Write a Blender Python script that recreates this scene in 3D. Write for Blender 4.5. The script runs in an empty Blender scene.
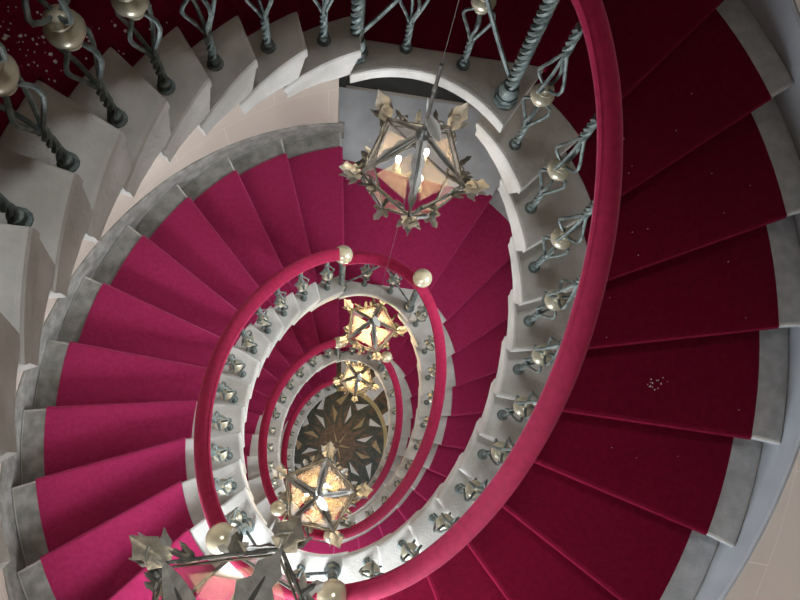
import bpy, bmesh, math, random
from mathutils import Vector, Matrix
PI = math.pi
R = math.radians
cos, sin = math.cos, math.sin
scene = bpy.context.scene
COL = scene.collection
rnd = random.Random(7)

# ------------------------------------------------------------------ levels
RISE = 0.17
HALF = 12 * RISE                 # one flight
TURN = 2 * HALF                  # one full turn of the stair
ZCAM = 2.9416 + 6 * HALF         # camera above the ground floor (z = 0)
ZL = 6 * HALF                    # landing under the first lantern
CX, CY = 0.12, 0.64              # axis of the oval stairwell
CEIL = ZL + 7.5                  # roof over the stairwell
BLOCKER_Z = ZL + TURN                # added light-blocking slab with an oval opening over the well

# ------------------------------------------------------------------ plan curves
def ell_r(deg, cx, cy, A, B, th):
    t = R(th); dx, dy = cos(R(deg)), sin(R(deg))
    ox, oy = CX - cx, CY - cy
    o = (cos(t) * ox + sin(t) * oy, -sin(t) * ox + cos(t) * oy)
    v = (cos(t) * dx + sin(t) * dy, -sin(t) * dx + cos(t) * dy)
    a = v[0] ** 2 / A ** 2 + v[1] ** 2 / B ** 2
    b = 2 * (v[0] * o[0] / A ** 2 + v[1] * o[1] / B ** 2)
    c = o[0] ** 2 / A ** 2 + o[1] ** 2 / B ** 2 - 1
    return (-b + math.sqrt(b * b - 4 * a * c)) / (2 * a)
def r_in(d):  return ell_r(d, 0.124, 0.622, 1.088, 0.733, 77.0)      # well edge of the treads
def r_ic(d):  return ell_r(d, 0.115, 0.575, 1.395, 1.010, 61.0)      # carpet, well side
def r_oc(d):  return ell_r(d, 0.125, 0.732, 2.449, 2.060, 67.1)      # carpet, wall side
def r_wall(d): return r_oc(d) + 0.185
def pt(d, r, z=0.0): return Vector((CX + r * cos(R(d)), CY + r * sin(R(d)), z))

# nosing directions (degrees), clockwise going down
TIP_R = [54.5, 40.8, 26.8, 12.2, -2.2, -18.0, -32.4, -45.8, -57.8, -69.8, -81.0, -92.0]
OUT_R = [55.8, 43.3, 30.8, 16.9, 3.1, -12.1, -26.6, -41.2, -55.4, -68.6, -80.9, -92.0]
MID_R = [a * .7 + o * .3 for a, o in zip(TIP_R, OUT_R)]
OUT_L = [236.0, 223.1, 210.2, 197.2, 184.0, 170.4, 156.1, 142.3, 128.8, 116.4, 104.4, 91.7]
TIP_L = [236.0, 226.0, 215.0, 203.0, 189.5, 175.0, 159.6, 144.6, 131.0, 117.3, 104.3, 91.6]
MID_L = [a * .15 + o * .85 for a, o in zip(TIP_L, OUT_L)]
SIDE_R = dict(a=TIP_R, c=MID_R, o=OUT_R, boff=0.078, bk=.70)
SIDE_L = dict(a=TIP_L, c=MID_L, o=OUT_L, boff=0.096, bk=.62)
MARGIN = 0.163
def iv(arr, k):
    if k <= 0: return arr[0] + (arr[1] - arr[0]) * k
    if k >= 11: return arr[11] + (arr[11] - arr[10]) * (k - 11)
    i = int(k); return arr[i] + (arr[i + 1] - arr[i]) * (k - i)
# points of the nosing line k (fractions allowed): well edge, carpet inside, carpet outside, wall end
def p_in(sd, k, d=0.0): a = iv(sd['a'], k); return pt(a, r_in(a) + d)
def p_ic(sd, k): a = iv(sd['c'], k); return pt(a, r_ic(a))
def p_oc(sd, k): a = iv(sd['o'], k); return pt(a, r_oc(a))
def p_out(sd, k, d=0.0): a = iv(sd['o'], k); return pt(a, r_oc(a) + MARGIN + d)
def p_mid(sd, k): return p_ic(sd, k).lerp(p_oc(sd, k), .5)

# ------------------------------------------------------------------ helpers
def link(o, parent=None):
    COL.objects.link(o)
    if parent is not None: o.parent = parent
    return o
def mesh_from(bm, name, mats, smooth=False, recalc=True):
    if recalc: bmesh.ops.recalc_face_normals(bm, faces=bm.faces)
    me = bpy.data.meshes.new(name)
    bm.to_mesh(me); bm.free()
    for m in (mats if isinstance(mats, (list, tuple)) else [mats]): me.materials.append(m)
    if smooth:
        for p in me.polygons: p.use_smooth = True
        me.set_sharp_from_angle(angle=R(42))
    return me
def obj(name, me, parent=None, loc=(0, 0, 0), rz=0.0):
    o = bpy.data.objects.new(name, me); link(o, parent)
    o.location = loc; o.rotation_euler = (0, 0, rz)
    return o
def tag(o, label=None, cat=None, group=None, kind=None):
    if label: o['label'] = label
    if cat: o['category'] = cat
    if group: o['group'] = group
    if kind: o['kind'] = kind
    return o
def empty(name, loc=(0, 0, 0), rz=0.0):
    o = bpy.data.objects.new(name, None); link(o)
    o.location = loc; o.rotation_euler = (0, 0, rz); o.empty_display_size = 0.1
    return o

def add_tube(bm, path, rad, n=6, cap=True):
    rings = []
    P = [Vector(p) for p in path]
    rads = rad if isinstance(rad, (list, tuple)) else [rad] * len(P)
    prev = None
    for i, p in enumerate(P):
        t = (P[min(i + 1, len(P) - 1)] - P[max(i - 1, 0)]).normalized()
        if prev is None:
            ref = Vector((0, 0, 1)) if abs(t.z) < 0.9 else Vector((1, 0, 0))
            u = t.cross(ref).normalized()
        else:
            u = (prev - t * prev.dot(t)).normalized()
        prev = u
        w = t.cross(u)
        rings.append([bm.verts.new(p + (u * cos(2 * PI * k / n) + w * sin(2 * PI * k / n)) * rads[i]) for k in range(n)])
    for a, b in zip(rings, rings[1:]):
        for k in range(n):
            bm.faces.new((a[k], a[(k + 1) % n], b[(k + 1) % n], b[k]))
    if cap:
        bm.faces.new(rings[0][::-1]); bm.faces.new(rings[-1])
def add_lathe(bm, prof, n=16, cx=0.0, cy=0.0):
    rings = []
    for r, z in prof:
        rings.append([bm.verts.new((cx + r * cos(2 * PI * k / n), cy + r * sin(2 * PI * k / n), z)) for k in range(n)])
    for a, b in zip(rings, rings[1:]):
        for k in range(n):
            bm.faces.new((a[k], a[(k + 1) % n], b[(k + 1) % n], b[k]))
    bm.faces.new(rings[0][::-1]); bm.faces.new(rings[-1])
def add_prism(bm, poly, z0, z1, mi=0):
    lo = [bm.verts.new((p[0], p[1], z0)) for p in poly]
    hi = [bm.verts.new((p[0], p[1], z1)) for p in poly]
    fs = [bm.faces.new(hi), bm.faces.new(lo[::-1])]
    n = len(poly)
    for i in range(n): fs.append(bm.faces.new((lo[i], lo[(i + 1) % n], hi[(i + 1) % n], hi[i])))
    for f in fs: f.material_index = mi
    return fs, hi, lo
def add_box(bm, c, s, M=None):
    vs = []
    for dz in (-.5, .5):
        for dx, dy in ((-.5, -.5), (.5, -.5), (.5, .5), (-.5, .5)):
            v = Vector((c[0] + dx * s[0], c[1] + dy * s[1], c[2] + dz * s[2]))
            vs.append(bm.verts.new(M @ v if M else v))
    for f in ((3, 2, 1, 0), (4, 5, 6, 7), (0, 1, 5, 4), (1, 2, 6, 5), (2, 3, 7, 6), (3, 0, 4, 7)):
        bm.faces.new([vs[i] for i in f])
def lerp(a, b, t): return a + (b - a) * t

# ------------------------------------------------------------------ materials
def new_mat(name):
    m = bpy.data.materials.new(name); m.use_nodes = True
    nt = m.node_tree; b = nt.nodes['Principled BSDF']
    return m, nt, b
def noise_mat(name, c1, c2, scale=6.0, rough=0.8, metal=0.0, detail=6.0, bump=0.0, bscale=None, sheen=0.0,
              sheen_tint=(1, 1, 1, 1), lo=0.35, hi=0.65, spec=0.5, coord='Object'):
    m, nt, b = new_mat(name)
    tc = nt.nodes.new('ShaderNodeTexCoord')
    n = nt.nodes.new('ShaderNodeTexNoise'); n.inputs['Scale'].default_value = scale; n.inputs['Detail'].default_value = detail
    nt.links.new(tc.outputs[coord], n.inputs['Vector'])
    cr = nt.nodes.new('ShaderNodeValToRGB')
    cr.color_ramp.elements[0].position = lo; cr.color_ramp.elements[0].color = (*c1, 1)
    cr.color_ramp.elements[1].position = hi; cr.color_ramp.elements[1].color = (*c2, 1)
    nt.links.new(n.outputs['Fac'], cr.inputs['Fac']); nt.links.new(cr.outputs['Color'], b.inputs['Base Color'])
    b.inputs['Roughness'].default_value = rough; b.inputs['Metallic'].default_value = metal
    b.inputs['Specular IOR Level'].default_value = spec
    if sheen:
        b.inputs['Sheen Weight'].default_value = sheen; b.inputs['Sheen Tint'].default_value = sheen_tint
        b.inputs['Sheen Roughness'].default_value = 0.45
    if bump:
        n2 = nt.nodes.new('ShaderNodeTexNoise'); n2.inputs['Scale'].default_value = bscale or scale * 8; n2.inputs['Detail'].default_value = 4
        nt.links.new(tc.outputs[coord], n2.inputs['Vector'])
        bp = nt.nodes.new('ShaderNodeBump'); bp.inputs['Strength'].default_value = bump; bp.inputs['Distance'].default_value = 0.01
        nt.links.new(n2.outputs['Fac'], bp.inputs['Height']); nt.links.new(bp.outputs['Normal'], b.inputs['Normal'])
    return m
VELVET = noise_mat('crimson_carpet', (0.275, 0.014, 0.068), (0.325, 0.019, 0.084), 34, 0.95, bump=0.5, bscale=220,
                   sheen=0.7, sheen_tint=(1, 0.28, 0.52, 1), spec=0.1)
DARKVELVET = noise_mat('dark_shaded_carpet', (0.125, 0.0015, 0.017), (0.155, 0.0025, 0.022), 34, 0.95, bump=0.5, bscale=220,
                       sheen=0.08, sheen_tint=(1, 0.12, 0.35, 1), spec=0.1)  # darker carpet for the upper flights, part of their shade put into the colour
RAILRED = noise_mat('red_velvet_rail', (0.23, 0.005, 0.034), (0.29, 0.008, 0.046), 30, 0.8, bump=0.15, bscale=200,
                    sheen=0.28, sheen_tint=(1, 0.32, 0.48, 1), spec=0.2)
STONE = noise_mat('grey_limestone', (0.42, 0.405, 0.37), (0.60, 0.59, 0.56), 5, 0.85, detail=9, bump=0.3, bscale=70, spec=0.25)
OLDSTONE = noise_mat('worn_grey_stone', (0.185, 0.18, 0.16), (0.31, 0.30, 0.275), 12, 0.88, detail=10, bump=0.4, bscale=60, spec=0.2)
SLATE = noise_mat('blue_grey_paving', (0.50, 0.52, 0.54), (0.64, 0.66, 0.68), 4, 0.7, detail=8, bump=0.15, bscale=60, spec=0.3)
GREYSTONE = noise_mat('blue_grey_step_stone', (0.38, 0.395, 0.40), (0.50, 0.515, 0.52), 14, 0.85, detail=10, bump=0.35, bscale=80, spec=0.2)
SKIRTGREY = noise_mat('grey_painted_skirting', (0.34, 0.36, 0.385), (0.41, 0.43, 0.455), 4, 0.6, spec=0.3)
IRON = noise_mat('verdigris_iron', (0.06, 0.08, 0.078), (0.19, 0.235, 0.22), 22, 0.55, metal=0.25, bump=0.3, bscale=90)
BRASS = noise_mat('aged_brass_knob', (0.33, 0.31, 0.22), (0.52, 0.49, 0.37), 25, 0.35, metal=0.4)
GOLD = noise_mat('polished_brass_ball', (0.62, 0.56, 0.38), (0.74, 0.68, 0.48), 8, 0.2, metal=0.45)
TIN = noise_mat('grey_wrought_tin', (0.22, 0.21, 0.185), (0.40, 0.385, 0.345), 18, 0.5, metal=0.4, bump=0.3, bscale=60)
TINDARK = noise_mat('dark_wrought_iron', (0.045, 0.045, 0.040), (0.12, 0.115, 0.10), 18, 0.5, metal=0.4)
WOOD = noise_mat('dark_oak', (0.012, 0.014, 0.012), (0.035, 0.032, 0.026), 7, 0.5)
FLAKE = noise_mat('plaster_flake', (0.6, 0.57, 0.5), (0.8, 0.77, 0.72), 30, 0.9)
CANDLE = noise_mat('cream_candle_sleeve', (0.75, 0.66, 0.48), (0.85, 0.76, 0.58), 20, 0.5)
TAGMAT = noise_mat('pale_enamel_leaf', (0.62, 0.66, 0.64), (0.74, 0.77, 0.74), 20, 0.4)
LEADWHITE = noise_mat('white_window_paint', (0.68, 0.67, 0.63), (0.78, 0.77, 0.73), 9, 0.5)

def plaster():
    m, nt, b = new_mat('pale_plaster_blocks')
    tc = nt.nodes.new('ShaderNodeTexCoord')
    n = nt.nodes.new('ShaderNodeTexNoise'); n.inputs['Scale'].default_value = 1.7; n.inputs['Detail'].default_value = 7
    nt.links.new(tc.outputs['Object'], n.inputs['Vector'])
    cr = nt.nodes.new('ShaderNodeValToRGB')
    cr.color_ramp.elements[0].position = 0.3; cr.color_ramp.elements[0].color = (0.455, 0.392, 0.328, 1)
    cr.color_ramp.elements[1].position = 0.7; cr.color_ramp.elements[1].color = (0.515, 0.448, 0.38, 1)
    nt.links.new(n.outputs['Fac'], cr.inputs['Fac'])
    br = nt.nodes.new('ShaderNodeTexBrick')
    br.inputs['Scale'].default_value = 1.0; br.inputs['Mortar Size'].default_value = 0.004
    br.inputs['Brick Width'].default_value = 0.95; br.inputs['Row Height'].default_value = 0.48
    br.inputs['Mortar'].default_value = (0.56, 0.50, 0.44, 1)
    nt.links.new(tc.outputs['UV'], br.inputs['Vector'])
    nt.links.new(cr.outputs['Color'], br.inputs['Color1']); nt.links.new(cr.outputs['Color'], br.inputs['Color2'])
    nt.links.new(br.outputs['Color'], b.inputs['Base Color'])
    b.inputs['Roughness'].default_value = 0.8; b.inputs['Specular IOR Level'].default_value = 0.25
    return m
PLASTER = plaster()
def emit(name, col, s):
    m, nt, b = new_mat(name)
    b.inputs['Base Color'].default_value = (*col, 1)
    b.inputs['Emission Color'].default_value = (*col, 1); b.inputs['Emission Strength'].default_value = s
    return m
BULB = emit('glowing_bulb', (1.0, 0.86, 0.62), 60)
def pane_mat():
    m, nt, b = new_mat('amber_lantern_glass')
    out = nt.nodes['Material Output']
    tr = nt.nodes.new('ShaderNodeBsdfTransparent'); tr.inputs['Color'].default_value = (0.97, 0.95, 0.93, 1)
    tl = nt.nodes.new('ShaderNodeBsdfTranslucent'); tl.inputs['Color'].default_value = (0.85, 0.70, 0.56, 1)
    df = nt.nodes.new('ShaderNodeBsdfGlossy'); df.inputs['Color'].default_value = (0.8, 0.72, 0.68, 1); df.inputs['Roughness'].default_value = 0.25
    m1 = nt.nodes.new('ShaderNodeMixShader'); m1.inputs[0].default_value = 0.2
    m2 = nt.nodes.new('ShaderNodeMixShader'); m2.inputs[0].default_value = 0.09
    nt.links.new(tl.outputs[0], m1.inputs[1]); nt.links.new(df.outputs[0], m1.inputs[2])
    nt.links.new(tr.outputs[0], m2.inputs[1]); nt.links.new(m1.outputs[0], m2.inputs[2])
    nt.links.new(m2.outputs[0], out.inputs['Surface'])
    return m
PANE = pane_mat()
def winglass():
    m, nt, b = new_mat('clear_window_glass')
    out = nt.nodes['Material Output']
    tr = nt.nodes.new('ShaderNodeBsdfTransparent')
    gl = nt.nodes.new('ShaderNodeBsdfGlossy'); gl.inputs['Roughness'].default_value = 0.05
    mx = nt.nodes.new('ShaderNodeMixShader'); mx.inputs[0].default_value = 0.06
    nt.links.new(tr.outputs[0], mx.inputs[1]); nt.links.new(gl.outputs[0], mx.inputs[2]); nt.links.new(mx.outputs[0], out.inputs['Surface'])
    return m
WINGLASS = winglass()

# ------------------------------------------------------------------ the shell: wall, floor, ceiling, doors, windows
WALL_T = 0.85
DOOR_A = (56.0, 92.4)
WIN_A = (238.0, 266.0)
door_z = [(ZL - TURN * i, ZL - TURN * i + 2.75) for i in range(3)]
FILLWIN_A = (-14.0, 11.0)  # added windows hidden under the right flights, to light the left side
fillwin_z = [(ZL - 2.35 - TURN * i, ZL - 1.15 - TURN * i) for i in range(3)]
win_z = [(ZL + HALF - TURN * i + 0.4, ZL + HALF - TURN * i + 1.5) for i in range(4)]
def build_wall():
    angs = sorted(set([float(a) for a in range(0, 360, 4)] + [DOOR_A[0], DOOR_A[1], WIN_A[0], WIN_A[1], FILLWIN_A[0] % 360, FILLWIN_A[1]]))
    angs = [a for i, a in enumerate(angs) if i == 0 or a - angs[i - 1] > 0.7 or a in (*DOOR_A, *WIN_A, FILLWIN_A[0] % 360, FILLWIN_A[1])]
    zs = [0.0, CEIL]
    for a, b in door_z + win_z + fillwin_z: zs += [a, b]
    zs = sorted(set(round(z, 4) for z in zs))
    bm = bmesh.new(); uv = bm.loops.layers.uv.new('uv')
    arc = [0.0]
    for i in range(1, len(angs) + 1):
        a0, a1 = angs[i - 1], angs[i % len(angs)]
        arc.append(arc[-1] + (pt(a1, r_wall(a1)) - pt(a0, r_wall(a0))).length)
    V = [[bm.verts.new(pt(a, r_wall(a), z)) for z in zs] for a in angs]
    N = len(angs)
    for i in range(N):
        am = (angs[i] + (angs[i + 1] if i + 1 < N else 360.0)) / 2
        for j in range(len(zs) - 1):
            zm = (zs[j] + zs[j + 1]) / 2
            if DOOR_A[0] < am < DOOR_A[1] and any(a < zm < b for a, b in door_z): continue
            if WIN_A[0] < am < WIN_A[1] and any(a < zm < b for a, b in win_z): continue
            if FILLWIN_A[0] < (am + 180) % 360 - 180 < FILLWIN_A[1] and any(a < zm < b for a, b in fillwin_z): continue
            k = (i + 1) % N
            f = bm.faces.new((V[i][j], V[i][j + 1], V[k][j + 1], V[k][j]))
            for lp, (s, z) in zip(f.loops, ((arc[i], zs[j]), (arc[i], zs[j + 1]), (arc[i + 1], zs[j + 1]), (arc[i + 1], zs[j]))):
                lp[uv].uv = (s, z)
            f.smooth = True
    me = mesh_from(bm, 'wall_round', PLASTER, smooth=True, recalc=False)
    o = obj('wall_round', me); tag(o, kind='structure')
    md = o.modifiers.new('thickness', 'SOLIDIFY'); md.thickness = WALL_T; md.offset = 1.0
    # faces point inwards to the well; make sure the thickness goes outwards
    nrm = me.polygons[0].normal; c = me.polygons[0].center
    inward = (Vector((CX, CY, c.z)) - c).dot(nrm) > 0
    md.offset = -1.0 if inward else 1.0
    return o
build_wall()

def ring_poly(a0, a1, rf0, rf1, n=24):
    A = [lerp(a0, a1, i / n) for i in range(n + 1)]
    return [pt(a, rf0(a)) for a in A] + [pt(a, rf1(a)) for a in reversed(A)]

def build_floor():
    # ground floor: plain paving with a marble inlay of a many-pointed star inside a golden oval
    bm = bmesh.new()
    K = 1.0
    th = R(77.0)
    def ep(s, deg, z=0.0):   # a scaled copy of the well oval, polar parameter deg
        x, y = 1.085 * s * cos(R(deg)), 0.93 * s * sin(R(deg))
        return (0.128 + cos(th) * x - sin(th) * y, 0.655 + sin(th) * x + cos(th) * y, z)
    n = 12; step = 360 / n
    def face(pts, mi, z):
        f = bm.faces.new([bm.verts.new((p[0], p[1], z)) for p in pts]); f.material_index = mi
    def ring(s0, s1, mi, z, m=96):
        for i in range(m):
            a, b = 360 * i / m, 360 * (i + 1) / m
            face([ep(s0, a), ep(s1, a), ep(s1, b), ep(s0, b)], mi, z)
    def disc(s, mi, z, m=96): face([ep(s, 360 * i / m) for i in range(m)], mi, z)
    # 0 paving 1 gold 2 dark green 3 brown 4 white 5 ochre
    bm_out = [pt(a, r_wall(a) + 0.3) for a in range(0, 360, 5)]
    face(bm_out, 0, 0.0)
    ring(1.0, 1.62, 3, 0.001)
    for i in range(n * 2):          # pale and brown trapezoids outside the golden oval
        a = i * step / 2
        if i % 2 == 0: face([ep(1.03, a + .5), ep(1.60, a - 1.0), ep(1.60, a + step / 2 - 2), ep(1.03, a + step / 2 - 3)], 4, 0.002)
        else: face([ep(1.03, a + 1), ep(1.2, a + 1), ep(1.12, a + step / 2 - 1)], 2, 0.002)
    disc(1.0, 2, 0.003)
    disc(0.38, 3, 0.004)
    for i in range(n):
        a = i * step + 9
        # long brown ray with a white half
        face([ep(0.34, a - 9), ep(0.70, a), ep(0.34, a + 9)], 3, 0.0045)
        face([ep(0.40, a + step * .5), ep(0.58, a + step * .5 - 8), ep(0.74, a + step * .5)], 4 if i % 2 else 5, 0.005)
        face([ep(0.40, a + step * .5), ep(0.74, a + step * .5), ep(0.58, a + step * .5 + 8)], 3, 0.005)
        # outer triangles
        face([ep(0.72, a + 1), ep(0.95, a - 8), ep(0.80, a + 9)], 4 if i % 3 else 5, 0.0055)
        face([ep(0.70, a), ep(0.72, a + 9), ep(0.80, a + 7)], 3, 0.005)
        face([ep(0.82, a + step * .5), ep(0.95, a + step * .5 - 4), ep(0.95, a + step * .5 + 4)], 3, 0.0052)
    for i in range(12):
        a = i * 30
        face([ep(0.06, a - 20), ep(0.30, a), ep(0.06, a + 20)], 5 if i % 2 else 3, 0.0055)
    ring(0.965, 1.045, 1, 0.007)
    mats = [noise_mat('floor_limestone', (0.30, 0.28, 0.25), (0.42, 0.40, 0.37), 3, 0.45),
            noise_mat('floor_ochre_band', (0.36, 0.26, 0.11), (0.46, 0.34, 0.16), 8, 0.35),
            noise_mat('floor_green_marble', (0.012, 0.017, 0.013), (0.05, 0.06, 0.045), 9, 0.3),
            noise_mat('floor_brown_marble', (0.055, 0.032, 0.018), (0.15, 0.085, 0.048), 14, 0.32),
            noise_mat('floor_white_marble', (0.55, 0.54, 0.51), (0.68, 0.67, 0.64), 6, 0.3),
            noise_mat('floor_honey_marble', (0.30, 0.21, 0.10), (0.40, 0.29, 0.15), 8, 0.32)]
    me = mesh_from(bm, 'floor', mats, recalc=False)
    for p in me.polygons:
        if p.normal.z < 0: p.flip()
    o = obj('floor', me); tag(o, kind='structure')
    return o
build_floor()
SKY_E = 290.0
bm = bmesh.new()
add_prism(bm, [pt(a, r_wall(a) + 0.5) for a in range(0, 360, 6)], CEIL, CEIL + 0.12)
tag(obj('ceiling', mesh_from(bm, 'ceiling', PLASTER)), kind='structure')
bm = bmesh.new()                       # unseen slab added to block the skylight except through the well
AA = [i * 4.0 for i in range(90)]
q = [[bm.verts.new(pt(a, r, z)) for r, z in ((r_in(a), BLOCKER_Z - .2), (r_wall(a) + .3, BLOCKER_Z - .2), (r_wall(a) + .3, BLOCKER_Z), (r_in(a), BLOCKER_Z))] for a in AA]
for i in range(90):
    for m in range(4): bm.faces.new((q[i][m], q[i][(m + 1) % 4], q[(i + 1) % 90][(m + 1) % 4], q[(i + 1) % 90][m]))
tag(obj('ceiling', mesh_from(bm, 'ceiling', PLASTER)), kind='structure')
def build_rooflight(x, y, w, d, power):
    bm = bmesh.new(); z = CEIL - .06
    for sx in (-1, 0, 1): add_box(bm, (x + sx * w / 2, y, z), (.06, d, .12))
    for sy in (-1, 1): add_box(bm, (x, y + sy * d / 2, z), (w, .06, .12))
    o = obj('window_5', mesh_from(bm, 'window', LEADWHITE)); tag(o, kind='structure')
    bm = bmesh.new(); add_box(bm, (x, y, CEIL - .015), (w - .04, d - .04, .006)); obj('window_pane', mesh_from(bm, 'window_pane', WINGLASS), o)
    L = bpy.data.lights.new('skylight', 'AREA'); L.shape = 'RECTANGLE'; L.size = w - .08; L.size_y = d - .08; L.energy = power; L.color = (.93, .97, 1.0)
    lo = bpy.data.objects.new('skylight', L); link(lo); lo.location = (x, y, CEIL - .03)
build_rooflight(.10, 2.15, 1.7, 1.5, SKY_E)

def build_door(i, z):
    p0, p1 = Vector((2.108, 3.587, z)), Vector((-0.014, 3.838, z))
    w = (p0 - p1).length; d = (p0 - p1).normalized(); n = Vector((d.y, -d.x, 0))
    if n.dot(Vector((CX, CY, z)) - p0) < 0: n = -n
    M = Matrix(((d.x, n.x, 0, p1.x), (d.y, n.y, 0, p1.y), (0, 0, 1, z), (0, 0, 0, 1)))
    bm = bmesh.new()
    add_box(bm, (w / 2, -.03, 2.65), (w, .1, .2), M)                       # head of the frame
    for x in (.05, w - .05): add_box(bm, (x, -.03, 1.28), (.1, .1, 2.55), M)
    for s in (0, 1):                                                     # two leaves
        x0 = .1 + s * (w - .2) / 2; lw = (w - .2) / 2 - .004
        add_box(bm, (x0 + lw / 2, -.03, 1.275), (lw, .04, 2.54), M)
        for zz, hh in ((.45, .62), (1.2, .6), (2.0, .75)):
            add_box(bm, (x0 + lw / 2, 0, zz), (lw - .24, .03, hh), M)
    o = obj('door_%d' % (i + 1), mesh_from(bm, 'door', WOOD)); tag(o, kind='structure')
    bm = bmesh.new(); add_lathe(bm, [(.012, 0), (.012, .03), (.03, .04), (.034, .055), (.02, .075)], 12)
    bmesh.ops.rotate(bm, verts=bm.verts, matrix=Matrix.Rotation(-PI / 2, 3, 'X'))
    bmesh.ops.transform(bm, verts=bm.verts, matrix=M @ Matrix.Translation((w / 2 - .09, -.01, 1.05)))
    obj('door_knob', mesh_from(bm, 'door_knob', BRASS, True), o)
for i, (z, _) in enumerate(door_z): build_door(i, z)

def build_window(i, z0, z1, WIN_A=WIN_A, power=0):  # builds the landing windows and the added fill-light windows alike
    ro = lambda a: r_wall(a) + 0.28
    p0, p1 = pt(WIN_A[0], ro(WIN_A[0]), 0), pt(WIN_A[1], ro(WIN_A[1]), 0)
    w = (p1 - p0).length; d = (p1 - p0).normalized(); n = Vector((-d.y, d.x, 0))
    if n.dot(Vector((CX, CY, 0)) - p0) < 0: n = -n
    M = Matrix(((d.x, n.x, 0, p0.x), (d.y, n.y, 0, p0.y), (0, 0, 1, z0), (0, 0, 0, 1)))
    H = z1 - z0
    bm = bmesh.new()
    for x in (.035, w / 2, w - .035): add_box(bm, (x, 0, H / 2), (.07 if x != w / 2 else .05, .06, H), M)
    for z in (.035, H - .035): add_box(bm, (w / 2, 0, z), (w, .06, .07), M)
    for z in (H * .36, H * .66): add_box(bm, (w / 2, 0, z), (w, .03, .03), M)
    o = obj('window_%d' % (i + 1), mesh_from(bm, 'window', LEADWHITE)); tag(o, kind='structure')
    bm = bmesh.new(); add_box(bm, (w / 2, 0, H / 2), (w - .06, .006, H - .06), M)
    obj('window_pane', mesh_from(bm, 'window_pane', WINGLASS), o)
    L = bpy.data.lights.new('daylight', 'AREA'); L.shape = 'RECTANGLE'; L.size = w - .02; L.size_y = H - .02
    L.energy = power; L.color = (0.86, 0.93, 1.0)
    lo = bpy.data.objects.new('daylight', L); link(lo)
    c = M @ Vector((w / 2, -.1, H / 2))
    z = -n; x = d; y = z.cross(x)
    lo.matrix_world = Matrix(((x.x, y.x, z.x, c.x), (x.y, y.y, z.y, c.y), (x.z, y.z, z.z, c.z), (0, 0, 0, 1)))
WIN_E = [10.0, 260.0, 110.0, 110.0]
FILLWIN_E = [250.0, 165.0, 130.0]
for i, (a, b) in enumerate(win_z): build_window(i, a, b, WIN_A, WIN_E[i])
for i, (a, b) in enumerate(fillwin_z): build_window(i + 5, a, b, FILLWIN_A, FILLWIN_E[i])  # unseen windows, added only for the light they throw

# ------------------------------------------------------------------ steps
def bevel_top(bm, faces_hi, w=0.012):
    es = [e for e in bm.edges if all(abs(v.co.z - faces_hi) < 1e-5 for v in e.verts)]
    bmesh.ops.bevel(bm, geom=es, offset=w, segments=2, affect='EDGES', profile=0.5)
SLAB = 0.055
BACK = 0.55                      # how far a step reaches back below the one above it
def step_mesh(sd, k):
    bm = bmesh.new(); n = 8
    kb = k - 1 - BACK if k > 1 else -0.5
    K = [lerp(k, kb, i / n) for i in range(n + 1)]
    z = -RISE * k
    inner = [p_in(sd, x) for x in K] + [p_ic(sd, kb)] + [p_mid(sd, x) for x in reversed(K)] + [p_ic(sd, k)]
    outer = [p_mid(sd, x) for x in K] + [p_oc(sd, kb)] + [p_out(sd, x) for x in reversed(K)] + [p_oc(sd, k)]
    for mi, poly in ((0, inner), (1, outer)):
        fs, hi, lo = add_prism(bm, poly, z - SLAB, z, mi)
        if mi == 0:                          # the back of the slab is cut on a slant
            q = p_in(sd, kb + .07); lo[n].co = (q.x, q.y, z - SLAB)
    bmesh.ops.recalc_face_normals(bm, faces=bm.faces)
    bevel_top(bm, z, 0.015)
    # the body of the step under its slab: full height at the front, thinning towards the back like a sawtooth
    k0, k1 = k - .40, kb + .07
    prof = [(k - .03, k - .2, -RISE + .0005), (k0, k0, -RISE + .0005), (lerp(k0, k1, .30), lerp(k0, k1, .30), -.145),
            (lerp(k0, k1, .7), lerp(k0, k1, .7), -.115), (k1, k1 - .0, -.10)]
    for mi, fa, fb in ((0, lambda k: p_in(sd, k, .003), lambda k: p_mid(sd, k)), (1, lambda k: p_mid(sd, k), lambda k: p_out(sd, k))):
        rows = []
        for x, xb, zb in prof:
            rows.append([bm.verts.new((q.x, q.y, z + h)) for q, h in ((fa(x), -SLAB + .003), (fa(xb), zb), (fb(xb), zb), (fb(x), -SLAB + .003))])
        fs = [bm.faces.new(rows[0]), bm.faces.new(rows[-1][::-1])]
        for p, q in zip(rows, rows[1:]):
            for m in range(4): fs.append(bm.faces.new((p[m], p[(m + 1) % 4], q[(m + 1) % 4], q[m])))
        for f in fs: f.material_index = mi
    return mesh_from(bm, 'step', [STONE, GREYSTONE if sd is SIDE_R else OLDSTONE])
def nosing_carpet(sd, mat=None):
    T = 0.006
    prof = []     # (nosing number, z, shift along the going, towards the step's own back)
    for k in range(0, 12):
        z = -RISE * k + T
        if k > 0:
            for i in range(0, 6): prof.append((k - 1 + i / 5, z, lerp(.045, .012, i / 5)))
        else:
            prof.append((0, z + .001, 0.03))
        prof += [(k, z - 0.003, -.001), (k, z - 0.014, -.0085), (k, z - .03, -.006), (k, z - 0.045, .012), (k, z - .06, .044), (k, z - RISE + .0005, .046)]
    bm = bmesh.new(); M = 8
    rows = []
    for k, z, sh in prof:
        a, b = p_ic(sd, k), p_oc(sd, k); d = (b - a).normalized()
        t = Vector((-d.y, d.x, 0)) * sh
        rows.append([bm.verts.new(a.lerp(b, j / M) + t + Vector((0, 0, z))) for j in range(M + 1)])
    for p, q in zip(rows, rows[1:]):
        for j in range(M): bm.faces.new((p[j], p[j + 1], q[j + 1], q[j]))
    return mesh_from(bm, 'stair_carpet', mat or VELVET, recalc=False)
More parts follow.
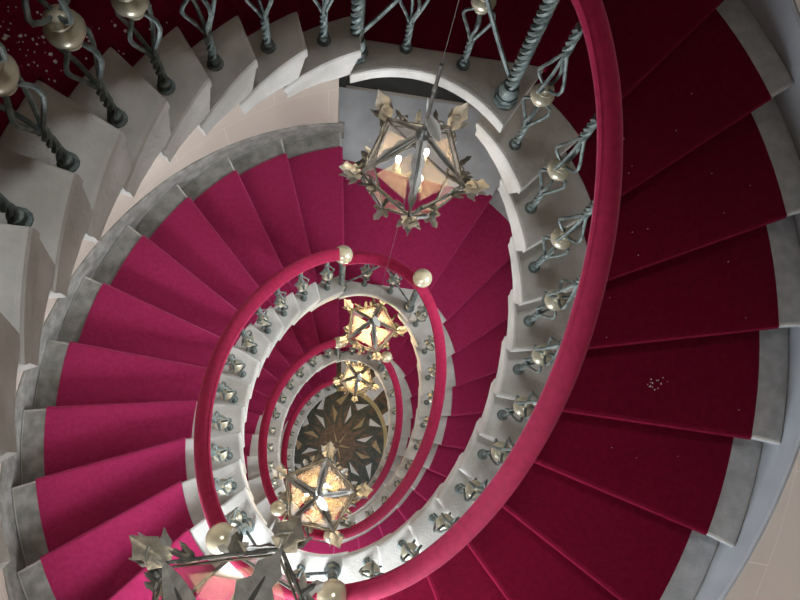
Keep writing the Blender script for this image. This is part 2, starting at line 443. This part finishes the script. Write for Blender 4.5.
def skirt_mesh(sd):
    bm = bmesh.new()
    K = [i / 3 for i in range(0, 34)] + [11.0 + (.9 if sd is SIDE_R else .05)]
    R0 = []
    for k in K:
        z = -RISE * k
        a = iv(sd['o'], k); r1 = r_wall(a) + .01
        P = [(p_out(sd, k), z - .30), (p_out(sd, k), z + .125), (p_out(sd, k, .012), z + .135), (pt(a, r1), z + .135)]
        R0.append([bm.verts.new((q.x, q.y, zz)) for q, zz in P])
    for p, q in zip(R0, R0[1:]):
        for j in range(3): bm.faces.new((p[j], p[j + 1], q[j + 1], q[j]))
    return mesh_from(bm, 'baseboard', SKIRTGREY if sd is SIDE_R else OLDSTONE, recalc=True)

STEPS = {'R': [step_mesh(SIDE_R, k) for k in range(1, 12)], 'L': [step_mesh(SIDE_L, k) for k in range(1, 12)]}
CARPET = {'R': nosing_carpet(SIDE_R), 'L': nosing_carpet(SIDE_L)}
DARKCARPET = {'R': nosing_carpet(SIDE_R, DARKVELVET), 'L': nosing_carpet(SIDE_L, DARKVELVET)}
SKIRT = {'R': skirt_mesh(SIDE_R), 'L': skirt_mesh(SIDE_L)}

# ------------------------------------------------------------------ balusters, newels, rails
def twist(bm, z0, z1, rr, tr, strands, turns, n=5, seg=26):
    for s in range(strands):
        path = []
        for i in range(seg + 1):
            t = i / seg; a = 2 * PI * (turns * t + s / strands)
            path.append((rr * cos(a), rr * sin(a), lerp(z0, z1, t)))
        add_tube(bm, path, tr, n)
def cage(bm, prof, tr, spin=0.0):
    for s in range(4):
        path = []
        zmin, zmax = prof[0][1], prof[-1][1]
        for r, z in prof:
            a = PI / 2 * s + spin * (z - zmin) / (zmax - zmin)
            path.append((r * cos(a), r * sin(a), z))
        add_tube(bm, path, tr, 6)
def baluster_mesh(h):
    bm = bmesh.new()
    add_lathe(bm, [(.029, 0.0), (.029, .007), (.020, .011), (.019, .03), (.021, .036), (.012, .042)], 12)
    twist(bm, .04, .20, .0082, .0082, 3, 1.6)
    cage(bm, [(.008, .195), (.016, .225), (.034, .275), (.052, .325), (.060, .358), (.054, .385), (.030, .402), (.012, .408)], .0070, .5)
    cage(bm, [(.012, .512), (.034, .519), (.056, .540), (.060, .568), (.050, .608), (.032, .66), (.016, .715), (.008, .745)], .0070, .5)
    twist(bm, .735, h, .0095, .0095, 3, 1.6)
    return mesh_from(bm, 'baluster', IRON, True)
def knob_mesh():
    bm = bmesh.new()
    add_lathe(bm, [(.014, .398), (.026, .402), (.029, .411), (.024, .421), (.037, .431), (.0465, .446), (.048, .458), (.044, .471),
                   (.033, .483), (.026, .489), (.034, .494), (.034, .501), (.022, .508), (.020, .514), (.010, .518)], 20)
    return mesh_from(bm, 'knob', BRASS, True)
def newel_mesh():
    bm = bmesh.new()
    add_lathe(bm, [(.054, 0), (.054, .028), (.048, .034), (.048, .056)], 8)
    add_lathe(bm, [(.040, .055), (.042, .070), (.044, .082), (.036, .105), (.034, .125)], 16)
    add_lathe(bm, [(.013, .1), (.013, .96)], 10)
    twist(bm, .10, .88, .0165, .0125, 3, 6.5, 6, 120)
    add_lathe(bm, [(.034, .865), (.040, .88), (.040, .90), (.030, .915), (.030, .985), (.045, .995), (.047, 1.006), (.030, 1.016)], 16)
    return mesh_from(bm, 'newel_post', IRON, True)
def ball_mesh():
    bm = bmesh.new()
    bmesh.ops.create_uvsphere(bm, u_segments=32, v_segments=20, radius=.078)
    bmesh.ops.translate(bm, verts=bm.verts, vec=(0, 0, 1.088))
    return mesh_from(bm, 'ball_finial', GOLD, True)
HR = 0.925
BAL, KNOB = baluster_mesh(HR - .01), knob_mesh()
NEWEL, BALLM = newel_mesh(), ball_mesh()

def flight_rail_pts(side, prev_a, next_a):
    """(angle, z, offset) along the rail of one flight, from newel to newel"""
    a = side['a']
    P = [(prev_a, 0.0)]
    P += [(a[k], -RISE * k) for k in range(0, 12)]
    P[1] = (a[0], -0.035)
    P += [(next_a, -RISE * 12)]
    out = []
    for i in range(len(P) - 1):
        for t in range(6):
            u = t / 6
            x = lerp(P[i][0], P[i + 1][0], u)
            p0, p1, p2, p3 = P[max(i - 1, 0)][1], P[i][1], P[i + 1][1], P[min(i + 2, len(P) - 1)][1]
            z = p1 + .5 * u * (p2 - p0 + u * (2 * p0 - 5 * p1 + 4 * p2 - p3 + u * (3 * (p1 - p2) + p3 - p0)))
            out.append((x, z))
    out.append(P[-1])
    return out
NEW_TOP = (92.5, 57.8)          # newels on the door-side landings
NEW_BOT = (-94.5, -124.3)       # newels on the window-side landings
NOFF = 0.09
def rail_off(x):
    d = (x + 360) % 360
    # the rail leans a little towards the well on one side and towards the wall on the other
    return 0.092 + 0.030 * cos(R(d - 180))
PROF = [(-.052, -.012), (-.052, .004), (-.044, .016), (-.036, .017), (-.030, .022), (-.012, .031), (.012, .033), (.032, .027), (.046, .014),
        (.050, -.004), (.046, -.020), (.030, -.027), (-.036, -.027), (-.047, -.022)]
def sweep_rail(pts, name):
    bm = bmesh.new(); rings = []
    for x, z in pts:
        r = r_in(x) + rail_off(x)
        rings.append([bm.verts.new(pt(x, r + u, z + HR + v)) for u, v in PROF])
    n = len(PROF)
    for p, q in zip(rings, rings[1:]):
        for k in range(n): bm.faces.new((p[k], p[(k + 1) % n], q[(k + 1) % n], q[k]))
    bm.faces.new(rings[0]); bm.faces.new(rings[-1][::-1])
    return mesh_from(bm, name, RAILRED, True)
RAIL = {'R': sweep_rail(flight_rail_pts(SIDE_R, NEW_TOP[1], NEW_BOT[0]), 'handrail'),
        'L': sweep_rail(flight_rail_pts(SIDE_L, NEW_BOT[1] + 360, NEW_TOP[0]), 'handrail')}
LRAIL = {'T': sweep_rail([(lerp(NEW_TOP[0], NEW_TOP[1], i / 14), 0) for i in range(15)], 'handrail'),
         'B': sweep_rail([(lerp(NEW_BOT[0], NEW_BOT[1], i / 14), 0) for i in range(15)], 'handrail')}

def baluster_at(parent, ang, z, mesh, bo):
    p = pt(ang, r_in(ang) + bo, z)
    o = obj('baluster', mesh, parent, p, R(ang) + rnd.uniform(-.3, .3))
    obj('knob', KNOB, o)
    return o
def brace_mesh(p, q, s=0.0):
    bm = bmesh.new()
    n = 10; path = []
    for i in range(n + 1):
        t = i / n; v = Vector(p).lerp(Vector(q), t); v.z += s * sin(PI * t)
        path.append(v)
    add_tube(bm, path, .0095, 6)
    return mesh_from(bm, 'brace', IRON, True)

def make_flight(side_key, z, words):
    side = SIDE_R if side_key == 'R' else SIDE_L
    fl = empty('stair_flight', (0, 0, z))
    tag(fl, words['flight'], 'stairs', 'stone stair flights of the oval staircase')
    for me in STEPS[side_key]: obj('step', me, fl)
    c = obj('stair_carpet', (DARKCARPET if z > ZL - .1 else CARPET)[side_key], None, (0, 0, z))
    tag(c, words['carpet'], 'carpet', 'crimson carpets on the stair flights')
    md = c.modifiers.new('pile', 'SOLIDIFY'); md.thickness = 0.008; md.offset = 0
    tag(obj('baseboard_left' if side_key == 'L' else 'baseboard_right', SKIRT[side_key], None, (0, 0, z)), kind='structure')
    ra = empty('stair_railing', (0, 0, z))
    tag(ra, words['rail'], 'railing', 'wrought iron railings of the flights')
    obj('handrail', RAIL[side_key], ra)
    for k in range(1, 12):
        baluster_at(ra, iv(side['a'], k - side['bk']), -RISE * k, BAL, side['boff'])
    return ra
def make_landing(key, z, words, carpet_words, slab=True):
    A0, A1 = (91.6, 55.0) if key == 'T' else (-92.0, -124.0)
    la = empty('stair_landing', (0, 0, z))
    tag(la, words['landing'], 'landing', 'landings between the stair flights')
    bm = bmesh.new()
    n = 16; e = 1.2
    A = [lerp(A0 + (-0.6 if key == 'T' else -0.6), A1, i / n) for i in range(n + 1)]
    A[0] = A0 + 2.2
    poly = [pt(x, r_in(x)) for x in A] + [pt(x, r_oc(x) + .163) for x in reversed(A)]
    if key == 'T': poly = [pt(x, r_in(x)) for x in A[:-1]] + [p_in(SIDE_R, 0), p_ic(SIDE_R, 0), p_oc(SIDE_R, 0), p_out(SIDE_R, 0)] + [pt(x, r_oc(x) + .163) for x in reversed(A[:-1])]
    add_prism(bm, poly, -SLAB - .015, 0)
    bmesh.ops.recalc_face_normals(bm, faces=bm.faces)
    bevel_top(bm, 0, .014)
    obj('slab', mesh_from(bm, 'slab', [STONE]), la)
    if key == 'T':       # paving in the door recess
        bm = bmesh.new()
        Ad = [lerp(DOOR_A[1], DOOR_A[0], i / 12) for i in range(13)]
        # blue-grey paving slab, laid from the carpet's straight edge out to the door
        P0, P1 = Vector((0.044, 3.043, 0)), Vector((1.52, 2.702, 0))
        poly = [P0, P1] + [Vector((2.08, 3.57, 0)), Vector((0.0, 3.815, 0))]
        add_prism(bm, poly, -.10, 0.003)
        obj('paving', mesh_from(bm, 'paving', SLATE), la)
        cp = [p_ic(SIDE_L, 11) + Vector((-.044, 0, 0)), p_ic(SIDE_R, 0), p_oc(SIDE_R, 0), Vector((1.50, 2.707, 0)), Vector((0.044, 3.043, 0)), p_oc(SIDE_L, 11) + Vector((-.044, 0, 0))]
    else:
        cp = [pt(-92.6, r_ic(-92)), pt(-92.6, r_oc(-92))] + [pt(x, r_oc(x)) for x in (-100, -108, -116)] + [pt(-123.3, r_oc(-124)), pt(-123.3, r_ic(-124))]
    bm = bmesh.new(); fs, hi, lo = add_prism(bm, cp, 0.004 if key == 'T' else 0.0005, 0.012)
    bmesh.ops.recalc_face_normals(bm, faces=bm.faces)
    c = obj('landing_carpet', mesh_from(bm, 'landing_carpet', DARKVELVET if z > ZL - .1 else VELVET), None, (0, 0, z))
    tag(c, carpet_words, 'carpet', 'crimson carpets on the landings')
    lr = empty('landing_railing', (0, 0, z))
    tag(lr, words['rail'], 'railing', 'wrought iron railings of the landings')
    obj('handrail', LRAIL[key], lr)
    N = NEW_TOP if key == 'T' else NEW_BOT
    Pn = []
    for x in N:
        p = pt(x, r_in(x) + NOFF); Pn.append(p)
        nw = obj('newel_post', NEWEL, lr, p, R(x))
        b = obj('ball_finial', BALLM, nw); b['label'] = 'polished brass ball on the newel'
    for t in (.31, .67):
        x = lerp(N[0], N[1], t); baluster_at(lr, x, 0, BAL, .10)
    xm = lerp(N[0], N[1], .5); pm = pt(xm, r_in(xm) + .10, .80)
    for p in Pn: obj('brace', brace_mesh((p.x, p.y, .13), pm, -.03), lr)
    return lr

W = [
 ('L', ZL + HALF, dict(flight='stone stair flight at the upper left, nearest the camera, its bare tread ends showing',
     carpet='dark crimson carpet strewn with white flakes on the nearest flight, upper left',
     rail='large dark iron balusters with fat brass knobs at the upper left edge')),
 ('R', ZL, dict(flight='shadowed stone stair flight sweeping down the right side from the topmost landing in view',
     carpet='very dark red carpet covering the wide steps along the right side of the photo',
     rail='broad deep red handrail on iron balusters curving down the right side')),
 ('L', ZL - HALF, dict(flight='brightly daylit stone stair flight filling the left side against the beige wall',
     carpet='bright pinkish crimson carpet on the broad daylit steps at the left',
     rail='outermost pink velvet handrail on the left, above bright white tread ends')),
 ('R', ZL - TURN, dict(flight='stone stair flight right of the middle, down from the landing with two brass balls',
     carpet='crimson carpet on the steps just right of the second brass ball, inside the stone curve',
     rail='red handrail running down right from the right-hand brass ball of the pair')),
 ('L', ZL - TURN - HALF, dict(flight='second stone flight inward on the left, under the pink outer handrail',
     carpet='pinkish carpet strip on the second ring of steps inward on the left',
     rail='second red handrail inward on the left with tiny balusters on white stone')),
 ('R', ZL - 2 * TURN, dict(flight='small deep stone flight right of the star floor, second ring inward',
     carpet='narrow dark carpet of the deep flight right of the star floor',
     rail='thin red handrail below the single small brass ball right of the star floor')),
 ('L', ZL - 2 * TURN - HALF, dict(flight='lowest stone flight hugging the left rim of the star floor',
     carpet='sliver of red carpet on the lowest flight at the left rim of the star floor',
     rail='innermost red handrail curving around the left of the star floor')),
]
for key, z, w in W: last = make_flight(key, z, w)
# newel at the foot of the lowest flight
xg = NEW_TOP[0]; pg = pt(xg, r_in(xg) + NOFF, -HALF)
nw = obj('newel_post', NEWEL, last, pg, R(xg)); obj('ball_finial', BALLM, nw)

LW = [
 ('B', ZL + HALF, dict(landing='stone landing at the camera\'s own level, just below the lower edge of the photo',
      rail='iron landing railing right under the camera at the top of the stair'), 'red carpet on the landing where the camera stands'),
 ('T', ZL, dict(landing='curved stone landing at the top centre, above the large lantern',
      rail='twisted iron newels and crossing braces at the top centre of the photo'), 'very dark red carpet on the landing at the top centre'),
 ('B', ZL - HALF, dict(landing='landing at the bottom edge of the photo, behind the nearest grey lantern',
      rail='landing railing with two large brass balls at the bottom, behind the grey lantern'), 'pink red carpet on the landing at the bottom behind the grey lantern'),
 ('T', ZL - TURN, dict(landing='landing with blue-grey paving before a dark door, behind the large lantern',
      rail='landing railing between two brass balls just above the middle of the photo'), 'crimson carpet on the landing between the large lantern and the two brass balls'),
 ('B', ZL - TURN - HALF, dict(landing='deeper window-side landing mostly hidden below the nearest grey lantern',
      rail='landing railing with a dull brass ball just up-right of the large bottom-left ball'), 'red carpet on the deeper landing hidden under the grey lantern'),
 ('T', ZL - 2 * TURN, dict(landing='small deep landing between the two glowing golden lanterns',
      rail='small landing railing with a single pearly ball right of the glowing lanterns'), 'small red carpet on the deep landing under the glowing lantern'),
 ('B', ZL - 2 * TURN - HALF, dict(landing='lowest landing below the star floor\'s lower rim',
      rail='lowest landing railing with a tiny brass ball below the star floor'), 'tiny red carpet patch on the lowest landing below the star floor'),
]
for key, z, w, cw in LW: make_landing(key, z, w, cw)

# ------------------------------------------------------------------ lanterns
def leaf_poly(bm, p, d, up, L, Wd, curl=0.15, n=6, jag=True, th=0.0016, seed=0):
    """a bent sheet-metal leaf from p along d, with lobed edges"""
    r = random.Random(seed)
    d = Vector(d).normalized(); up = Vector(up); up = (up - d * up.dot(d)).normalized(); s = d.cross(up)
    rows = []
    for i in range(n + 1):
        t = i / n
        w = Wd * (sin(PI * min(1, t * .86 + .14)) ** .8) * (1 + (.28 if i % 2 else -.2) * (1 if jag else 0))
        if i == n: w = Wd * .06
        c = Vector(p) + d * (L * t) + up * (curl * L * t * t)
        a = bm.verts.new(c - s * w * .5 + up * w * .18); m = bm.verts.new(c); b = bm.verts.new(c + s * w * .5 + up * w * .18)
        a2 = bm.verts.new(a.co - up * th); m2 = bm.verts.new(m.co - up * th); b2 = bm.verts.new(b.co - up * th)
        rows.append((a, m, b, b2, m2, a2))
    for p_, q_ in zip(rows, rows[1:]):
        for k in range(6): bm.faces.new((p_[k], p_[(k + 1) % 6], q_[(k + 1) % 6], q_[k]))
    bm.faces.new(rows[0]); bm.faces.new(rows[-1][::-1])
RR, RZ = .265, 0.0            # upper ring of the lantern
R2, Z2 = .20, -.22           # lower ring
HUBZ = .35
def ringp(r, z, i, off=0.0): return Vector((r * cos(2 * PI * (i + off) / 5), r * sin(2 * PI * (i + off) / 5), z))
def lantern_meshes():
    U = [ringp(RR, RZ, i) for i in range(5)]; D = [ringp(R2, Z2, i, .5) for i in range(5)]
    top = Vector((0, 0, HUBZ))
    bm = bmesh.new()                                   # frame
    bars = [(U[i], U[(i + 1) % 5]) for i in range(5)] + [(D[i], D[(i + 1) % 5]) for i in range(5)]
    bars += [(U[i], D[i]) for i in range(5)] + [(U[(i + 1) % 5], D[i]) for i in range(5)]
    for p, q in bars: add_tube(bm, [p, p.lerp(q, .5), q], .0055, 6)
    for i in range(5): add_tube(bm, [top, top.lerp(U[i], .5) + Vector((0, 0, .02)), U[i]], .0065, 6)
    add_lathe(bm, [(.012, HUBZ - .05), (.028, HUBZ - .03), (.034, HUBZ - .005), (.022, HUBZ + .012), (.014, HUBZ + .03), (.012, HUBZ + .06)], 12)
    for i in range(5):                                 # thorny little sprigs along the ring bars
        for t in sorted(rnd.uniform(.1, .9) for _ in range(6)):
            p = U[i].lerp(U[(i + 1) % 5], t); o = Vector((p.x, p.y, 0)).normalized()
            leaf_poly(bm, p, o + Vector((0, 0, rnd.uniform(-.6, .9))) + Vector((-o.y, o.x, 0)) * rnd.uniform(-.8, .8), (0, 0, 1), rnd.uniform(.04, .085), rnd.uniform(.016, .03), rnd.uniform(-.3, .5), 4, True, .0012)
    for i in range(5):                                 # a second thin bar and scrolls along each side of the ring
        a, b = U[i], U[(i + 1) % 5]; e = (b - a).normalized()
        add_tube(bm, [a * .93 + Vector((0, 0, -.022)), (a + b) * .465 + Vector((0, 0, -.022)), b * .93 + Vector((0, 0, -.022))], .004, 5)
        for t, sg in ((.30, 1), (.70, -1)):
            c = a.lerp(b, t) + Vector((0, 0, .006))
            path = []
            for j in range(17):
                th = j / 16 * 2.6 * PI; rr = .034 * (1 - j / 20)
                path.append(c + e * sg * (rr * cos(th) - .034) + Vector((0, 0, .03 + rr * sin(th))))
            add_tube(bm, path, .0038, 5)
            path = [c + e * sg * (.03 * k / 6) - Vector((0, 0, .03 * sin(PI * k / 6))) for k in range(7)]
            add_tube(bm, path, .0035, 5)
    frame = mesh_from(bm, 'frame', TINDARK)
    straps, wide = [], []
    for i in range(5):
        d = U[i] - top
        for lst, w in ((straps, (.052, .036, .046, .034, .048)[i]), (wide, (.095, .085, .09, .075, .09)[i])):
            bm = bmesh.new()
            leaf_poly(bm, top + Vector((0, 0, .004)), d, (0, 0, 1), d.length * .97, w, .04, 9, i % 2 == 0, .002, i)
            lst.append(mesh_from(bm, 'strap_leaf', TIN))
    for i in range(5):                                 # narrower dark leaves down the lower struts
        for lst, w in ((straps, .030), (wide, .055)):
            bm = bmesh.new(); o = Vector((D[i].x, D[i].y, 0)).normalized()
            leaf_poly(bm, U[i] + o * .006, D[i] - U[i], o, (D[i] - U[i]).length, w, .03, 7, True, .002, i)
            lst.append(mesh_from(bm, 'strap_leaf', TINDARK))
    tufts = []
    for i in range(5):
        bm = bmesh.new()
        o = Vector((U[i].x, U[i].y, 0)).normalized(); s = Vector((-o.y, o.x, 0))
        for d, L, w in ((o * .9 + Vector((0, 0, .7)), .165, .075), (o + s * .8 + Vector((0, 0, .25)), .10, .032), (o - s * .8 + Vector((0, 0, .2)), .10, .032),
                        (o * .9 - Vector((0, 0, .8)), .08, .03), (o + Vector((0, 0, .1)), .115, .03)):
            leaf_poly(bm, U[i], d, (0, 0, 1) if abs(d.normalized().z) < .8 else o, L, w, .22, 5, True, .0016, i)
        # curled tendril
        path = [U[i] + o * (.02 + .05 * sin(t * .5)) + s * (.035 * cos(t) * (1 - t / 9)) + Vector((0, 0, .03 + .035 * sin(t) * (1 - t / 9))) for t in [j * .5 for j in range(15)]]
        add_tube(bm, path, .0034, 5)
        tufts.append(mesh_from(bm, 'leaf_tuft', TIN))
    low = []
    for i in range(5):
        bm = bmesh.new()
        o = Vector((D[i].x, D[i].y, 0)).normalized(); s = Vector((-o.y, o.x, 0))
        for d, L, w in ((o - Vector((0, 0, .5)), .075, .04), (o * .5 + s * .8, .055, .03), (o * .5 - s * .8, .055, .03)):
            leaf_poly(bm, D[i], d, (0, 0, 1), L, w, .25, 4, True, .0016, i)
        low.append(mesh_from(bm, 'leaf_tuft', TIN))
    panes = []
    def pane(a, b, c, ins=.90):
        m = (a + b + c) / 3; bm = bmesh.new()
        v = [m + (x - m) * ins for x in (a, b, c)]; nn = (v[1] - v[0]).cross(v[2] - v[0]).normalized() * .0015
        lo = [bm.verts.new(x - nn) for x in v]; hi = [bm.verts.new(x + nn) for x in v]
        bm.faces.new(hi); bm.faces.new(lo[::-1])
        for k in range(3): bm.faces.new((lo[k], lo[(k + 1) % 3], hi[(k + 1) % 3], hi[k]))
        return mesh_from(bm, 'glass_pane', PANE)
    for i in range(5):
        panes.append(pane(U[i], U[(i + 1) % 5], D[i])); panes.append(pane(D[i], D[(i + 1) % 5], U[(i + 1) % 5]))
    for i in range(5): panes.append(pane(U[i] * .96, U[(i + 1) % 5] * .96, Vector((0, 0, HUBZ * .86)), .62))
    bm = bmesh.new()                                   # candle arms
    add_tube(bm, [(0, 0, HUBZ - .03), (0, 0, -.13)], .006, 8)
    add_lathe(bm, [(.008, -.16), (.022, -.145), (.022, -.13), (.008, -.115)], 12)
    for i in range(3):
        a = 2 * PI * i / 3 + .4
        add_tube(bm, [(0, 0, -.135), (.03 * cos(a), .03 * sin(a), -.155), (.065 * cos(a), .065 * sin(a), -.15), (.082 * cos(a), .082 * sin(a), -.115)], .005, 6)
        add_lathe(bm, [(.006, -.118), (.024, -.108), (.024, -.102), (.012, -.098)], 12, .082 * cos(a), .082 * sin(a))
    arm = mesh_from(bm, 'candle_arm', BRASS, True)
    bm = bmesh.new(); add_lathe(bm, [(.011, 0), (.012, .05), (.013, .09), (.010, .098)], 12); sleeve = mesh_from(bm, 'candle', CANDLE, True)
    bm = bmesh.new(); add_lathe(bm, [(.006, .098), (.012, .108), (.014, .122), (.010, .138), (.003, .15)], 12); bulb = mesh_from(bm, 'bulb', BULB, True)
    return frame, (straps, wide), tufts + low, panes, arm, sleeve, bulb
LM = lantern_meshes()
def make_lantern(loc, rz, rod_to, label, power, sc=1.0):
    frame, straps, tufts, panes, arm, sleeve, bulb = LM
    o = empty('hanging_lantern', loc, rz); o.scale = (sc, sc, sc); tag(o, label, 'lantern', 'wrought iron lanterns hanging down the well')
    obj('frame', frame, o)
    for m in straps[1 if sc < 1 else 0]: obj('strap_leaf', m, o)
    for m in tufts: obj('leaf_tuft', m, o)
    for m in panes: obj('glass_pane', m, o)
    ar = obj('candle_arm', arm, o)
    for i in range(3):
        a = 2 * PI * i / 3 + .4
        c = obj('candle', sleeve, o, (.082 * cos(a), .082 * sin(a), -.1)); obj('bulb', bulb, c)
    bm = bmesh.new(); add_tube(bm, [(0, 0, HUBZ + .05), (0, 0, HUBZ + .58)], .008, 8)
    for zz in (.36, .72): add_lathe(bm, [(.006, zz), (.012, zz + .01), (.012, zz + .03), (.006, zz + .04)], 8)
    obj('hanging_rod', mesh_from(bm, 'hanging_rod', TINDARK, True), o)
    bm = bmesh.new(); add_tube(bm, [(0, 0, HUBZ + .575), (0, 0, (rod_to - loc[2]) / sc)], .0013, 5)
    obj('wire', mesh_from(bm, 'wire', TINDARK, True), o)
    bm = bmesh.new()
    leaf_poly(bm, (0, 0, HUBZ + .16), (.5, -.7, -.6), (0, 0, 1), .12, .055, .1, 8, False, .002)
    leaf_poly(bm, (0, 0, HUBZ + .17), (-.3, .4, .9), (1, 0, 0), .09, .03, .2, 6, False, .002)
    t = obj('rod_leaf', mesh_from(bm, 'rod_leaf', TAGMAT, True), o, (0, 0, 0), -rz); t['label'] = 'pale oval leaf tied to the rod'
    L = bpy.data.lights.new('lantern_glow', 'POINT'); L.energy = power; L.color = (1.0, .66, .30); L.shadow_soft_size = .05
    lo = bpy.data.objects.new('lantern_glow', L); link(lo); lo.location = (loc[0], loc[1], loc[2] + .06)
LZ = ZL - 0.517 * -1.0
LX, LY = 0.378, 1.484
LAN_Z = ZCAM - 3.46
B_XY = (-.075, -.105)
ROT = R(-96)
make_lantern((LX, LY, LAN_Z), ROT, CEIL, 'large lantern of leafy ironwork with amber glass hanging at the top centre', 1.1)
make_lantern((LX, LY, LAN_Z - TURN), ROT + .3, LAN_Z - .2, 'glowing golden lantern hanging just below the two brass balls', 20.0)
make_lantern((LX, LY, LAN_Z - 2 * TURN), ROT + .0, LAN_Z - TURN - .2, 'smallest glowing star-shaped lantern just above the star floor', 18.0)
NZ = ZCAM - 1.56
make_lantern((-.181, -.288, NZ), R(60), CEIL, 'nearest lantern at the bottom left edge, grey leafy ironwork seen from above', 0.02, .69)
make_lantern((B_XY[0], B_XY[1], ZCAM - 1.43 - TURN), R(150), NZ - 1.0, 'bright lantern with white-hot bulbs low in the middle, beyond the grey lantern', 5.0)
make_lantern((B_XY[0], B_XY[1], ZCAM - 1.43 - 2 * TURN), R(110), ZCAM - 1.43 - TURN - .2, 'lowest lantern over the star floor, hidden behind the white-hot bulbs', 6.0)

# ------------------------------------------------------------------ plaster flakes fallen on the carpets
def flakes(pts, name, label):
    bm = bmesh.new()
    for (x, y, z, s) in pts:
        n = rnd.randint(4, 6); a0 = rnd.uniform(0, 6)
        poly = [(x + s * rnd.uniform(.6, 1.1) * cos(a0 + 2 * PI * k / n), y + s * rnd.uniform(.6, 1.1) * sin(a0 + 2 * PI * k / n)) for k in range(n)]
        add_prism(bm, poly, z, z + .004)
    o = obj(name, mesh_from(bm, name, FLAKE)); tag(o, label, 'debris', None, 'stuff'); return o
def on_tread(sd, k, f, r, z0):
    p = p_ic(sd, k - 1 + f).lerp(p_oc(sd, k - 1 + f), r); return (p.x, p.y, z0 - RISE * k + .0105)
P = []
for _ in range(170):
    k = rnd.choice((5, 6, 6, 7, 7, 7, 8, 8)); f = rnd.uniform(.12, .92); r = min(.9, abs(rnd.gauss(.14, .12)) + .02)
    P.append((*on_tread(SIDE_L, k, f, r, ZL + HALF), rnd.choice((.002, .003, .003, .004, .007))))
flakes(P, 'plaster_debris', 'white plaster flakes scattered over the dark carpet at the upper left')
P = []
for _ in range(22):
    k = rnd.choice((2, 3, 4, 5, 6)); P.append((*on_tread(SIDE_R, k, rnd.uniform(.2, .9), rnd.uniform(.1, .95), ZL), rnd.choice((.002, .003))))
for _ in range(14):
    P.append((*on_tread(SIDE_R, 5, .52 + rnd.gauss(0, .035), .47 + rnd.gauss(0, .022), ZL), rnd.choice((.003, .004, .005))))
flakes(P, 'plaster_debris', 'tiny pale specks on the dark carpet of the right-hand flight')

# ------------------------------------------------------------------ world and camera
w = bpy.data.worlds.new('world'); scene.world = w; w.use_nodes = True
w.node_tree.nodes['Background'].inputs[0].default_value = (0.75, 0.85, 1.0, 1)
w.node_tree.nodes['Background'].inputs[1].default_value = 0.4
cam = bpy.data.cameras.new('camera'); co = bpy.data.objects.new('camera', cam); link(co)
Mr = [[0.9960781035096575, 0.0, 0.08847831208044075], [-0.020116782908598748, 0.9738098437096261, 0.22647230148440142],
      [-0.08616105125874554, -0.22736399955629144, 0.9699906623013205]]   # rows: camera axes in world
rot = Matrix(Mr).transposed().to_4x4()
co.matrix_world = Matrix.Translation((0, 0, ZCAM)) @ rot
cam.sensor_width = 36; cam.sensor_fit = 'HORIZONTAL'; cam.lens = 770 * 36 / 800; cam.clip_start = 0.02; cam.clip_end = 200
scene.camera = co
vs = scene.view_settings; vs.view_transform = 'Standard'; vs.look = 'None'; vs.gamma = 1.0; vs.exposure = 0.12; vs.use_curve_mapping = False
